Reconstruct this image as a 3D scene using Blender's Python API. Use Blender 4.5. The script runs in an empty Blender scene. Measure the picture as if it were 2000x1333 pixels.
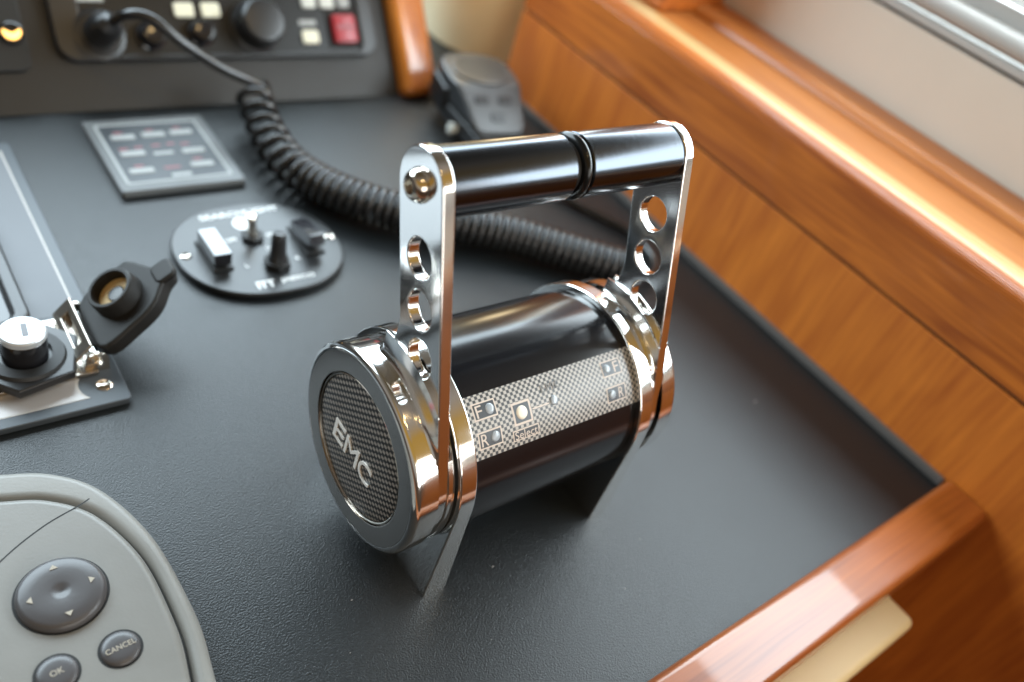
import bpy, bmesh, math
from mathutils import Matrix, Vector
from math import sin, cos, pi, radians, sqrt

SC = bpy.context.scene
COL = SC.collection
K = 0.001                                    # everything below is written in millimetres

# ------------------------------------------------------------------ camera
cd = bpy.data.cameras.new("camera")
cam = bpy.data.objects.new("camera", cd)
COL.objects.link(cam)
RX = Vector((0.77925364, -0.56388289, 0.27349563))
DN = Vector((-0.21911398, -0.65399399, -0.72407246))
FW = Vector((0.58715656, 0.50430938, -0.63318182))
CP = Vector((-127.098, -161.529, 288.430))
cm = Matrix((RX, -DN, -FW)).transposed().to_4x4()
cm.translation = CP * K
cam.matrix_world = cm
cd.sensor_width = 36
cd.lens = 29.451
cd.clip_start = 0.01
cd.clip_end = 60
cd.dof.use_dof = True
cd.dof.focus_distance = 0.300
cd.dof.aperture_fstop = 4.7
cd.dof.aperture_blades = 7
SC.camera = cam

# ------------------------------------------------------------------ world: the dim cabin interior around the helm
w = bpy.data.worlds.new("World")
SC.world = w
w.use_nodes = True
nt = w.node_tree
bg = nt.nodes["Background"]
tc = nt.nodes.new("ShaderNodeTexCoord")
sx = nt.nodes.new("ShaderNodeSeparateXYZ")
mr = nt.nodes.new("ShaderNodeMapRange")
mr.inputs[1].default_value = -1
mr.inputs[2].default_value = 1
cr = nt.nodes.new("ShaderNodeValToRGB")
nt.links.new(tc.outputs["Generated"], sx.inputs[0])
nt.links.new(sx.outputs[2], mr.inputs[0])
nt.links.new(mr.outputs[0], cr.inputs[0])
nt.links.new(cr.outputs[0], bg.inputs[0])
els = cr.color_ramp.elements
els[0].position = 0.0
els[0].color = (0.06, 0.035, 0.02, 1)
els[1].position = 1.0
els[1].color = (0.20, 0.14, 0.06, 1)
for p, c in ((0.47, (0.12, 0.05, 0.022, 1)), (0.53, (0.55, 0.51, 0.46, 1)), (0.66, (0.62, 0.57, 0.50, 1)), (0.80, (0.34, 0.30, 0.25, 1))):
    e = els.new(p)
    e.color = c
cr2 = nt.nodes.new("ShaderNodeValToRGB")       # the lamp-lit wooden deckhead lies aft, the grey headliner forward
nt.links.new(mr.outputs[0], cr2.inputs[0])
els = cr2.color_ramp.elements
els[0].position = 0.0
els[0].color = (0.10, 0.055, 0.03, 1)
els[1].position = 1.0
els[1].color = (0.45, 0.40, 0.34, 1)
for p, c in ((0.47, (0.20, 0.125, 0.085, 1)), (0.53, (0.85, 0.80, 0.74, 1)), (0.63, (0.90, 0.80, 0.64, 1)), (0.71, (1.0, 0.60, 0.14, 1)), (0.84, (0.95, 0.56, 0.12, 1)), (0.91, (0.70, 0.61, 0.52, 1))):
    e = els.new(p)
    e.color = c
my = nt.nodes.new("ShaderNodeMapRange")
my.interpolation_type = 'SMOOTHSTEP'
my.inputs[1].default_value = 0.25
my.inputs[2].default_value = -0.25
nt.links.new(sx.outputs[1], my.inputs[0])
wm = nt.nodes.new("ShaderNodeMix")
wm.data_type = 'RGBA'
nt.links.new(my.outputs[0], wm.inputs[0])
nt.links.new(cr.outputs[0], wm.inputs[6])
nt.links.new(cr2.outputs[0], wm.inputs[7])
nt.links.new(wm.outputs[2], bg.inputs[0])
bg.inputs[1].default_value = 0.42

# ------------------------------------------------------------------ lamps: windows, cabin spots and an added pillar fill
def area(name, loc, target, sx_, sy_, power, col):
    l = bpy.data.lights.new(name, 'AREA')
    l.shape = 'RECTANGLE'
    l.size = sx_
    l.size_y = sy_
    l.energy = power
    l.color = col
    o = bpy.data.objects.new(name, l)
    COL.objects.link(o)
    o.location = loc
    o.rotation_euler = (Vector(target) - Vector(loc)).to_track_quat('-Z', 'Y').to_euler()
    return o
area("windscreen_light", (0.22, 0.86, 0.54), (0.24, 0.10, 0.03), 2.1, 0.52, 42.0, (0.74, 0.90, 1.0))
area("side_window_light", (0.428, -0.06, 0.308), (-0.5, -0.06, 0.293), 0.90, 0.225, 9.0, (0.80, 0.93, 1.0))
area("doorway_light", (0.30, -1.60, 0.42), (0.05, 0.0, 0.05), 1.9, 0.70, 15.0, (1.0, 0.96, 0.90))
l = bpy.data.lights.new("pillar_fill", 'POINT')  # added warm fill to brighten the cream pillar, no known lamp there
l.energy = 0.11
l.color = (1.0, 0.82, 0.52)
l.shadow_soft_size = 0.02
o = bpy.data.objects.new("pillar_fill", l)
o.location = (0.302, 0.348, 0.140)
COL.objects.link(o)
for i, p in enumerate(((-0.15, -0.50, 1.15), (0.10, -0.62, 1.2), (0.38, -0.40, 1.15))):
    l = bpy.data.lights.new("cabin_spot", 'POINT')
    l.energy = 2.2
    l.color = (1.0, 0.68, 0.30)
    l.shadow_soft_size = 0.035
    o = bpy.data.objects.new("cabin_spot", l)
    o.location = p
    COL.objects.link(o)

SC.view_settings.view_transform = 'Standard'
SC.view_settings.look = 'None'
SC.view_settings.exposure = 0.0
SC.view_settings.gamma = 1.0
SC.cycles.use_denoising = True
SC.cycles.max_bounces = 10
SC.cycles.glossy_bounces = 6
SC.cycles.sample_clamp_indirect = 8

# ------------------------------------------------------------------ materials
def mat(name, col, rough=0.5, metal=0.0, spec=0.5, coat=0.0, coat_rough=0.05, bump=None, var=None, emit=None, aniso=0.0):
    m = bpy.data.materials.new(name)
    m.use_nodes = True
    n = m.node_tree
    b = n.nodes["Principled BSDF"]
    b.inputs["Base Color"].default_value = (*col, 1)
    b.inputs["Roughness"].default_value = rough
    b.inputs["Metallic"].default_value = metal
    b.inputs["Specular IOR Level"].default_value = spec
    b.inputs["Coat Weight"].default_value = coat
    b.inputs["Coat Roughness"].default_value = coat_rough
    b.inputs["Anisotropic"].default_value = aniso
    if emit:
        b.inputs["Emission Color"].default_value = (*emit[0], 1)
        b.inputs["Emission Strength"].default_value = emit[1]
    tcn = n.nodes.new("ShaderNodeTexCoord")
    if var:                                     # (scale, amount): slow colour and gloss variation
        nz = n.nodes.new("ShaderNodeTexNoise")
        nz.inputs["Scale"].default_value = var[0]
        nz.inputs["Detail"].default_value = 6
        n.links.new(tcn.outputs["Object"], nz.inputs["Vector"])
        mx = n.nodes.new("ShaderNodeMix")
        mx.data_type = 'RGBA'
        mx.inputs[6].default_value = (*[c * (1 - var[1]) for c in col], 1)
        mx.inputs[7].default_value = (*[min(1, c * (1 + var[1])) for c in col], 1)
        n.links.new(nz.outputs["Fac"], mx.inputs[0])
        n.links.new(mx.outputs[2], b.inputs["Base Color"])
        rr = n.nodes.new("ShaderNodeMapRange")
        rr.inputs[3].default_value = rough * 0.85
        rr.inputs[4].default_value = min(1, rough * 1.2)
        n.links.new(nz.outputs["Fac"], rr.inputs[0])
        n.links.new(rr.outputs[0], b.inputs["Roughness"])
    if bump:                                    # (scale, distance in mm, detail, stretch)
        nb = n.nodes.new("ShaderNodeTexNoise")
        nb.inputs["Scale"].default_value = bump[0]
        nb.inputs["Detail"].default_value = bump[2] if len(bump) > 2 else 3
        src = tcn.outputs["Object"]
        if len(bump) > 3:
            mp = n.nodes.new("ShaderNodeMapping")
            mp.inputs["Scale"].default_value = bump[3]
            n.links.new(src, mp.inputs["Vector"])
            src = mp.outputs[0]
        n.links.new(src, nb.inputs["Vector"])
        bp = n.nodes.new("ShaderNodeBump")
        bp.inputs["Distance"].default_value = bump[1] * K
        bp.inputs["Strength"].default_value = 1.0
        n.links.new(nb.outputs["Fac"], bp.inputs["Height"])
        n.links.new(bp.outputs[0], b.inputs["Normal"])
        if coat:
            n.links.new(bp.outputs[0], b.inputs["Coat Normal"])
    return m

def wood(name, c1, c2, stretch, rough=0.35, coat=0.6, coat_rough=0.12, wave=2.5, fine=0.45):
    m = bpy.data.materials.new(name)
    m.use_nodes = True
    n = m.node_tree
    b = n.nodes["Principled BSDF"]
    tcn = n.nodes.new("ShaderNodeTexCoord")
    mp = n.nodes.new("ShaderNodeMapping")
    mp.inputs["Scale"].default_value = stretch
    n.links.new(tcn.outputs["Object"], mp.inputs["Vector"])
    a = n.nodes.new("ShaderNodeTexNoise")
    a.inputs["Scale"].default_value = 1.0
    a.inputs["Detail"].default_value = 5
    a.inputs["Distortion"].default_value = wave
    n.links.new(mp.outputs[0], a.inputs["Vector"])
    mp2 = n.nodes.new("ShaderNodeMapping")
    mp2.inputs["Scale"].default_value = [s * 9 if s > 12 else s * 2 for s in stretch]
    n.links.new(tcn.outputs["Object"], mp2.inputs["Vector"])
    f = n.nodes.new("ShaderNodeTexNoise")
    f.inputs["Scale"].default_value = 1.0
    f.inputs["Detail"].default_value = 8
    n.links.new(mp2.outputs[0], f.inputs["Vector"])
    md = n.nodes.new("ShaderNodeMix")
    md.inputs[0].default_value = fine
    n.links.new(a.outputs["Fac"], md.inputs[2])
    n.links.new(f.outputs["Fac"], md.inputs[3])
    r = n.nodes.new("ShaderNodeValToRGB")
    r.color_ramp.elements[0].position = 0.34
    r.color_ramp.elements[0].color = (*c1, 1)
    r.color_ramp.elements[1].position = 0.66
    r.color_ramp.elements[1].color = (*c2, 1)
    n.links.new(md.outputs[0], r.inputs[0])
    n.links.new(r.outputs[0], b.inputs["Base Color"])
    b.inputs["Roughness"].default_value = rough
    b.inputs["Coat Weight"].default_value = coat
    b.inputs["Coat Roughness"].default_value = coat_rough
    bp = n.nodes.new("ShaderNodeBump")
    bp.inputs["Distance"].default_value = 0.06 * K
    n.links.new(f.outputs["Fac"], bp.inputs["Height"])
    n.links.new(bp.outputs[0], b.inputs["Normal"])
    return m

def lattice(name, pu, pv, thr, dark, light, rough, metal, light_rough, soft=0.12):
    """flat printed or woven lattice of lozenges in UV millimetres"""
    m = bpy.data.materials.new(name)
    m.use_nodes = True
    n = m.node_tree
    b = n.nodes["Principled BSDF"]
    uv = n.nodes.new("ShaderNodeUVMap")
    s = n.nodes.new("ShaderNodeSeparateXYZ")
    n.links.new(uv.outputs[0], s.inputs[0])
    outs = []
    for i, p in ((0, pu), (1, pv)):
        a = n.nodes.new("ShaderNodeMath")
        a.operation = 'MULTIPLY'
        a.inputs[1].default_value = 2 * pi / p
        n.links.new(s.outputs[i], a.inputs[0])
        c = n.nodes.new("ShaderNodeMath")
        c.operation = 'COSINE'
        n.links.new(a.outputs[0], c.inputs[0])
        outs.append(c)
    pr = n.nodes.new("ShaderNodeMath")
    pr.operation = 'MULTIPLY'
    n.links.new(outs[0].outputs[0], pr.inputs[0])
    n.links.new(outs[1].outputs[0], pr.inputs[1])
    r = n.nodes.new("ShaderNodeMapRange")
    r.inputs[1].default_value = thr - soft
    r.inputs[2].default_value = thr + soft
    n.links.new(pr.outputs[0], r.inputs[0])
    mx = n.nodes.new("ShaderNodeMix")
    mx.data_type = 'RGBA'
    mx.inputs[6].default_value = (*dark, 1)
    mx.inputs[7].default_value = (*light, 1)
    n.links.new(r.outputs[0], mx.inputs[0])
    n.links.new(mx.outputs[2], b.inputs["Base Color"])
    m2 = n.nodes.new("ShaderNodeMapRange")
    m2.inputs[3].default_value = rough
    m2.inputs[4].default_value = light_rough
    n.links.new(r.outputs[0], m2.inputs[0])
    n.links.new(m2.outputs[0], b.inputs["Roughness"])
    m3 = n.nodes.new("ShaderNodeMath")
    m3.operation = 'MULTIPLY'
    m3.inputs[1].default_value = metal
    n.links.new(r.outputs[0], m3.inputs[0])
    n.links.new(m3.outputs[0], b.inputs["Metallic"])
    return m

M = {}
M['dash'] = mat('grained_black_laminate', (0.0085, 0.0108, 0.0125), 0.36, spec=0.55, bump=(1450, 0.25, 3), var=(900, 0.6))
M['fascia'] = mat('grained_fascia', (0.022, 0.020, 0.018), 0.44, spec=0.38, bump=(900, 0.10, 3), var=(40, 0.15))
M['strip'] = mat('grey_edge_strip', (0.10, 0.095, 0.09), 0.45)
M['chrome'] = mat('polished_metal', (0.88, 0.87, 0.85), 0.10, 1.0, bump=(260, 0.004, 4), var=(55, 0.03))
M['chrome_face'] = mat('polished_metal_face', (0.84, 0.82, 0.80), 0.10, 1.0, bump=(45, 0.03, 1))
M['face_ring'] = mat('face_dark_reflection', (0.46, 0.43, 0.40), 0.16, 1.0, var=(60, 0.05))  # same metal as the rim, its dark reflection put into the colour
M['bolt'] = mat('stainless_bolt', (0.72, 0.66, 0.58), 0.12, 1.0)
M['anodised'] = mat('black_anodised', (0.005, 0.005, 0.006), 0.17, 0.0, spec=0.42, bump=(900, 0.006, 2))
M['grip'] = mat('brushed_black_metal', (0.070, 0.076, 0.086), 0.18, 1.0, bump=(420, 0.016, 4, (6, 0.3, 0.3)))
M['rubber'] = mat('black_rubber', (0.008, 0.008, 0.008), 0.2, spec=0.35)
M['matte_black'] = mat('matte_black', (0.010, 0.010, 0.010), 0.55)
M['gap'] = mat('dark_gap', (0.006, 0.006, 0.006), 0.7)
M['lid'] = mat('lid_plastic', (0.014, 0.013, 0.012), 0.5, spec=0.28, bump=(600, 0.03, 2))
M['black_plastic'] = mat('black_plastic', (0.016, 0.016, 0.017), 0.32, spec=0.5, bump=(600, 0.03, 2))
M['gloss_plastic'] = mat('glossy_black_plastic', (0.012, 0.012, 0.014), 0.10, spec=0.6)
M['cord'] = mat('cord_rubber', (0.011, 0.0105, 0.010), 0.27, spec=0.6)
M['mic'] = mat('handset_plastic', (0.028, 0.031, 0.034), 0.40, spec=0.9, bump=(800, 0.04, 2))
M['radio'] = mat('radio_face', (0.008, 0.0085, 0.009), 0.34, spec=0.35)
M['ivory'] = mat('ivory_key', (0.80, 0.78, 0.62), 0.4)
M['whitekey'] = mat('pale_key', (0.62, 0.64, 0.60), 0.4)
M['red'] = mat('red_key', (0.36, 0.010, 0.022), 0.35, coat=0.2)
M['redprint'] = mat('red_print', (0.30, 0.10, 0.12), 0.5)
M['rocker'] = mat('rocker_gloss', (0.014, 0.014, 0.018), 0.07, spec=1.0, coat=0.6)
M['white'] = mat('white_print', (0.80, 0.82, 0.82), 0.5)
M['greyprint'] = mat('grey_print', (0.36, 0.38, 0.38), 0.5)
M['keyface'] = mat('membrane_face', (0.045, 0.052, 0.060), 0.36, spec=0.5, var=(50, 0.12))
M['keyedge'] = mat('membrane_bezel', (0.11, 0.118, 0.122), 0.40)
M['membkey'] = mat('membrane_key', (0.33, 0.35, 0.35), 0.45)
M['spotplate'] = mat('oval_plate', (0.014, 0.015, 0.016), 0.33, spec=0.5, bump=(500, 0.03, 2))
M['plate'] = mat('instrument_plate', (0.055, 0.066, 0.078), 0.40, spec=0.45)
M['satin'] = mat('satin_panel', (0.13, 0.14, 0.155), 0.46, 0.0, spec=0.4, var=(120, 0.1), bump=(500, 0.02, 2))
M['silverline'] = mat('silver_line', (0.46, 0.44, 0.41), 0.4)
M['satin_light'] = mat('satin_strip', (0.40, 0.38, 0.37), 0.36, 0.2)
M['silverkey'] = mat('silver_button', (0.50, 0.52, 0.54), 0.34, 0.4, var=(150, 0.06))
M['darkmark'] = mat('engraved_mark', (0.10, 0.10, 0.11), 0.4)
M['bracket'] = mat('bracket_steel', (0.55, 0.50, 0.44), 0.22, 1.0)
M['cork'] = mat('gasket_cork', (0.62, 0.45, 0.22), 0.6)
M['apbody'] = mat('grey_green_casing', (0.215, 0.210, 0.194), 0.42, spec=0.5, bump=(900, 0.05, 3), var=(90, 0.05))
M['apface'] = mat('grey_green_face', (0.185, 0.180, 0.166), 0.40, spec=0.5, bump=(900, 0.04, 3), var=(90, 0.05))
M['apkey'] = mat('charcoal_key', (0.062, 0.058, 0.060), 0.36, spec=0.5, bump=(700, 0.025, 2))
M['print_tan'] = mat('pale_key_print', (0.36, 0.32, 0.26), 0.5)
M['veneer'] = wood('cherry_veneer', (0.37, 0.088, 0.009), (0.60, 0.180, 0.020), (40, 34, 7), 0.5, 0.12, 0.25, 1.6)
M['plank'] = wood('cherry_plank', (0.27, 0.062, 0.008), (0.54, 0.155, 0.019), (70, 7, 60), 0.42, 0.3, 0.06, 1.6)
M['ledge'] = wood('honey_ledge', (0.32, 0.095, 0.016), (0.47, 0.17, 0.036), (60, 6, 45), 0.42, 0.35, 0.22, 1.2)
M['capglare'] = wood('cap_glare_wood', (0.45, 0.28, 0.11), (0.56, 0.37, 0.16), (60, 6, 45), 0.4, 0.25, 0.2, 1.0)  # top of the plank, window glare put into the wood colour
M['rail'] = wood('varnished_cherry', (0.19, 0.042, 0.007), (0.37, 0.100, 0.014), (6, 60, 60), 0.36, 0.5, 0.04, 1.2)
M['post'] = wood('post_cherry', (0.38, 0.10, 0.012), (0.62, 0.21, 0.03), (60, 30, 6), 0.3, 0.8, 0.1, 1.0)
M['cream'] = mat('cream_moulding', (0.95, 0.78, 0.48), 0.28, coat=0.5, coat_rough=0.1, var=(30, 0.05))
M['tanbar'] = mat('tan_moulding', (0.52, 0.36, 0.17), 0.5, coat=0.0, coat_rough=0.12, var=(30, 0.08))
M['lining'] = mat('beige_lining', (0.60, 0.53, 0.45), 0.5, var=(25, 0.04), bump=(400, 0.03, 2))
M['trimwhite'] = mat('pale_trim', (0.40, 0.39, 0.37), 0.45)
M['amber'] = mat('amber_lens', (0.9, 0.5, 0.15), 0.3, emit=((1.0, 0.55, 0.14), 3.2))
M['panel_print'] = lattice('lozenge_print', 2.5, 2.5, 0.0, (0.030, 0.033, 0.037), (0.42, 0.38, 0.34), 0.35, 0.0, 0.4, 0.25)
M['mesh_disc'] = lattice('woven_disc', 3.7, 2.9, 0.14, (0.008, 0.007, 0.006), (0.27, 0.235, 0.20), 0.3, 0.2, 0.35, 0.2)
M['panel_beige'] = mat('panel_beige', (0.58, 0.48, 0.41), 0.45)
M['panel_dark'] = mat('panel_dark', (0.030, 0.034, 0.040), 0.35)
M['panel_faint'] = mat('panel_faint', (0.15, 0.14, 0.13), 0.4)
M['led'] = mat('unlit_lens', (0.30, 0.33, 0.36), 0.3, coat=0.4)
M['ledw'] = mat('pale_button', (0.80, 0.72, 0.60), 0.4)
M['emblem'] = mat('emblem_silver', (0.86, 0.82, 0.76), 0.3, 0.2)
M['speck'] = mat('pale_speck', (0.22, 0.21, 0.20), 0.8)

# ------------------------------------------------------------------ object helpers
WORLDM = {}

def empty(name, loc, label, cat, group=None, kind=None):
    o = bpy.data.objects.new(name, None)
    o.empty_display_size = 0.01
    COL.objects.link(o)
    o.location = Vector(loc) * K
    o['label'] = label
    o['category'] = cat
    if group:
        o['group'] = group
    if kind:
        o['kind'] = kind
    WORLDM[o.name] = Matrix.Translation(Vector(loc) * K)
    return o

def finish(me, m, angle=32):
    me.materials.clear()
    me.materials.append(m)
    me.polygons.foreach_set("use_smooth", [True] * len(me.polygons))
    me.set_sharp_from_angle(angle=radians(angle))
    me.update()
    return me

def link(name, me, parent=None, label=None, mw=None):
    o = bpy.data.objects.new(name, me)
    COL.objects.link(o)
    w_ = mw.copy() if mw is not None else Matrix.Identity(4)
    if parent is not None:
        o.parent = parent
        o.matrix_parent_inverse = WORLDM[parent.name].inverted()
    o.matrix_basis = w_
    WORLDM[o.name] = w_
    if label:
        o['label'] = label
    return o

def from_bm(name, bm, m, parent=None, angle=32, label=None, recalc=True):
    if recalc:
        bmesh.ops.recalc_face_normals(bm, faces=bm.faces)
    bmesh.ops.scale(bm, vec=(K, K, K), verts=bm.verts)
    me = bpy.data.meshes.new(name)
    bm.to_mesh(me)
    bm.free()
    finish(me, m, angle)
    return link(name, me, parent, label)

def structure(o, cat=None, label=None):
    o['kind'] = 'structure'
    if label:
        o['label'] = label
    if cat:
        o['category'] = cat
    return o

def frame(origin, z, x=(1, 0, 0)):
    z = Vector(z).normalized()
    x = Vector(x)
    x = (x - z * x.dot(z)).normalized()
    y = z.cross(x)
    m = Matrix((x, y, z)).transposed().to_4x4()
    m.translation = Vector(origin)
    return m

def add_box(bm, lo, hi, bev=0.0, seg=2, mx=None):
    c = [(a + b) / 2 for a, b in zip(lo, hi)]
    s = [abs(b - a) for a, b in zip(lo, hi)]
    t = bmesh.new()
    bmesh.ops.create_cube(t, size=1.0)
    bmesh.ops.scale(t, vec=s, verts=t.verts)
    bmesh.ops.translate(t, vec=c, verts=t.verts)
    if bev > 0:
        bmesh.ops.bevel(t, geom=list(t.edges), offset=bev, segments=seg, affect='EDGES', profile=0.5)
    if mx is not None:
        bmesh.ops.transform(t, matrix=mx, verts=t.verts)
    join(bm, t)

def join(bm, t):
    tmp = bpy.data.meshes.new("tmp")
    t.to_mesh(tmp)
    t.free()
    bm.from_mesh(tmp)
    bpy.data.meshes.remove(tmp)

def weigh(o):
    wn = o.modifiers.new('weighted', 'WEIGHTED_NORMAL')
    wn.keep_sharp = True
    wn.weight = 80
    return o

def box(name, lo, hi, m, parent=None, bev=0.0, seg=2, mx=None, label=None):
    bm = bmesh.new()
    add_box(bm, lo, hi, bev, seg, mx)
    o = from_bm(name, bm, m, parent, label=label)
    return weigh(o) if bev > 0 else o

def add_lathe(bm, prof, mx, seg=96, caps=True):
    """prof: (height along local z, radius)"""
    rings = []
    for a, r in prof:
        if r < 1e-6:
            rings.append([bm.verts.new(mx @ Vector((0, 0, a)))])
        else:
            rings.append([bm.verts.new(mx @ Vector((r * cos(2 * pi * i / seg), r * sin(2 * pi * i / seg), a))) for i in range(seg)])
    for p, q in zip(rings, rings[1:]):
        for i in range(seg):
            j = (i + 1) % seg
            if len(p) == 1 and len(q) == 1:
                continue
            if len(p) == 1:
                bm.faces.new((p[0], q[i], q[j]))
            elif len(q) == 1:
                bm.faces.new((p[i], p[j], q[0]))
            else:
                bm.faces.new((p[i], p[j], q[j], q[i]))
    if caps:
        for r in (rings[0], rings[-1]):
            if len(r) > 2:
                bm.faces.new(r)

def lathe(name, prof, mx, m, parent=None, seg=96, caps=True, angle=32, label=None):
    bm = bmesh.new()
    add_lathe(bm, prof, mx, seg, caps)
    return from_bm(name, bm, m, parent, angle, label)

def add_tube(bm, pts, r, seg=12, cap=True):
    pts = [Vector(p) for p in pts]
    n = len(pts)
    t0 = (pts[1] - pts[0]).normalized()
    up = Vector((0, 0, 1)) if abs(t0.z) < 0.9 else Vector((1, 0, 0))
    nrm = (up - t0 * up.dot(t0)).normalized()
    rings = []
    for i, p in enumerate(pts):
        t = (pts[min(i + 1, n - 1)] - pts[max(i - 1, 0)]).normalized()
        nrm = (nrm - t * nrm.dot(t)).normalized()
        bn = t.cross(nrm)
        rr = r[i] if isinstance(r, (list, tuple)) else r
        rings.append([bm.verts.new(p + (nrm * cos(2 * pi * k / seg) + bn * sin(2 * pi * k / seg)) * rr) for k in range(seg)])
    for a, b in zip(rings, rings[1:]):
        for k in range(seg):
            j = (k + 1) % seg
            bm.faces.new((a[k], a[j], b[j], b[k]))
    if cap:
        bm.faces.new(rings[0])
        bm.faces.new(rings[-1])

def spline(pts, per=8, closed=False):
    P = [Vector(p) for p in pts]
    n = len(P)
    out = []
    rng = range(n if closed else n - 1)
    for i in rng:
        if closed:
            a, b, c, d = P[(i - 1) % n], P[i], P[(i + 1) % n], P[(i + 2) % n]
        else:
            b, c = P[i], P[i + 1]
            a = P[i - 1] if i > 0 else b * 2 - c
            d = P[i + 2] if i + 2 < n else c * 2 - b
        for k in range(per):
            t = k / per
            out.append(0.5 * ((2 * b) + (c - a) * t + (2 * a - 5 * b + 4 * c - d) * t * t + (3 * b - a - 3 * c + d) * t ** 3))
    if not closed:
        out.append(P[-1])
    return out

def circle(cx, cy, r, n=48):
    return [(cx + r * cos(2 * pi * i / n), cy + r * sin(2 * pi * i / n)) for i in range(n)]

def rrect(x0, y0, x1, y1, r, n=6):
    o = []
    for cx, cy, a0 in ((x1 - r, y1 - r, 0), (x0 + r, y1 - r, 90), (x0 + r, y0 + r, 180), (x1 - r, y0 + r, 270)):
        for k in range(n + 1):
            a = radians(a0 + 90 * k / n)
            o.append((cx + r * cos(a), cy + r * sin(a)))
    return o

def extrude2d(outlines, z0, z1, bev, mx, res=2):
    """filled outlines (the later ones are holes) between z0 and z1, edges rounded by bev; returns a bmesh in mm"""
    c = bpy.data.curves.new("c", 'CURVE')
    c.dimensions = '2D'
    c.fill_mode = 'BOTH'
    c.extrude = (z1 - z0) / 2 - bev
    c.bevel_depth = bev
    c.bevel_resolution = res
    c.offset = -bev
    for o in outlines:
        s = c.splines.new('POLY')
        s.points.add(len(o) - 1)
        for p, q in zip(s.points, o):
            p.co = (q[0], q[1], 0, 1)
        s.use_cyclic_u = True
    ob = bpy.data.objects.new("c", c)
    COL.objects.link(ob)
    me = ob.to_mesh()
    bm = bmesh.new()
    bm.from_mesh(me)
    ob.to_mesh_clear()
    bpy.data.objects.remove(ob)
    bpy.data.curves.remove(c)
    bmesh.ops.remove_doubles(bm, verts=bm.verts, dist=1e-4)
    bmesh.ops.translate(bm, vec=(0, 0, (z0 + z1) / 2), verts=bm.verts)
    bmesh.ops.transform(bm, matrix=mx, verts=bm.verts)
    return bm

def slab(name, outlines, z0, z1, bev, m, parent=None, mx=None, res=2, label=None, angle=32):
    o = from_bm(name, extrude2d(outlines, z0, z1, bev, mx or Matrix.Identity(4), res), m, parent, angle, label)
    if bev > 0:
        wn = o.modifiers.new("weighted", 'WEIGHTED_NORMAL')
        wn.keep_sharp = True
        wn.weight = 80
    return o

def text_bm(s, size, thick=0.15, width=None, bold=0.0, height=None):
    """lettering centred on the origin in the local xy plane, standing on z=0"""
    c = bpy.data.curves.new("t", 'FONT')
    c.body = s
    c.size = size
    c.align_x = 'CENTER'
    c.align_y = 'CENTER'
    c.extrude = thick / 2
    c.offset = bold
    c.resolution_u = 4
    ob = bpy.data.objects.new("t", c)
    COL.objects.link(ob)
    me = ob.to_mesh()
    bm = bmesh.new()
    bm.from_mesh(me)
    ob.to_mesh_clear()
    bpy.data.objects.remove(ob)
    bpy.data.curves.remove(c)
    xs = [v.co.x for v in bm.verts]
    ys = [v.co.y for v in bm.verts]
    fx = width / (max(xs) - min(xs)) if width else 1.0
    fy = height / (max(ys) - min(ys)) if height else 1.0
    cx, cy = (max(xs) + min(xs)) / 2, (max(ys) + min(ys)) / 2
    for v in bm.verts:
        v.co = ((v.co.x - cx) * fx, (v.co.y - cy) * fy, v.co.z + thick / 2)
    bmesh.ops.remove_doubles(bm, verts=bm.verts, dist=1e-4)
    return bm

def text(name, s, size, mx, m, parent, thick=0.15, width=None, bold=0.0, height=None):
    bm = text_bm(s, size, thick, width, bold, height)
    bmesh.ops.transform(bm, matrix=mx, verts=bm.verts)
    return from_bm(name, bm, m, parent)

def T(x, y, z):
    return Matrix.Translation(Vector((x, y, z)))

def RZ(deg):
    return Matrix.Rotation(radians(deg), 4, 'Z')

# ------------------------------------------------------------------ setting: dashboard and fascia
YB, YF = 325.0, -113.5
dash = structure(box('dashboard', (-520, YF, -19), (316, 470, 0), M['dash']), label='dark grey grained dashboard top the controls stand on')
FB = radians(40)
FU = Vector((0, sin(FB), cos(FB)))
FN = Vector((0, -cos(FB), sin(FB)))
FM = frame((0, YB, 0), FN, (1, 0, 0))          # local x along the panel, y up the panel, z out of it

def fp(x, s, h=0.0):
    return Vector((x, YB, 0)) + FU * s + FN * h

fas = structure(box('dashboard_fascia', (-520, 0.5, -22), (219, 170, 0), M['fascia'], mx=FM), label='sloping dark fascia behind the dashboard carrying the radio')

# ------------------------------------------------------------------ wooden side wall and its ledge
wl = empty('wooden_side_wall', (320, 0, 0), 'orange cherry wood side wall with a horizontal groove and a rounded top edge with window glare painted into its colour', 'wall')
box('veneer_panel', (316, -760, -420), (332, 328, 66.2), M['veneer'], wl, 0.8, 2)
box('groove', (318.5, -760, 66.2), (332, 327, 68.6), M['gap'], wl)
def plank_profile():
    bm = bmesh.new()
    pr = [(316, 68.6)]
    r = 7.0
    for k in range(9):
        a = radians(180 - 90 * k / 8)
        pr.append((316 + r + r * cos(a), 113.3 - r + r * sin(a)))
        pr += [(324, 113.4), (324, 68.6)]
    rows = []
    for y in (-760, 328):
        rows.append([bm.verts.new((x, y, z)) for x, z in pr])
    n = len(pr)
    for i in range(n):
        j = (i + 1) % n
        bm.faces.new((rows[0][i], rows[0][j], rows[1][j], rows[1][i]))
    bm.faces.new(rows[0])
    bm.faces.new(rows[1])
    return bm
weigh(from_bm('plank', plank_profile(), M['plank'], wl))
bm = bmesh.new()
pr = [(324.05, 100), (324.05, 113.4), (325.0, 113.8), (336.6, 114.9), (338.0, 114.2), (338.0, 100)]
rows = [[bm.verts.new((x, y, z)) for x, z in pr] for y in (-760, 328)]
for i in range(len(pr)):
    j = (i + 1) % len(pr)
    bm.faces.new((rows[0][i], rows[0][j], rows[1][j], rows[1][i]))
bm.faces.new(rows[0])
bm.faces.new(rows[1])
from_bm('cap_strip', bm, M['capglare'], wl)
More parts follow.
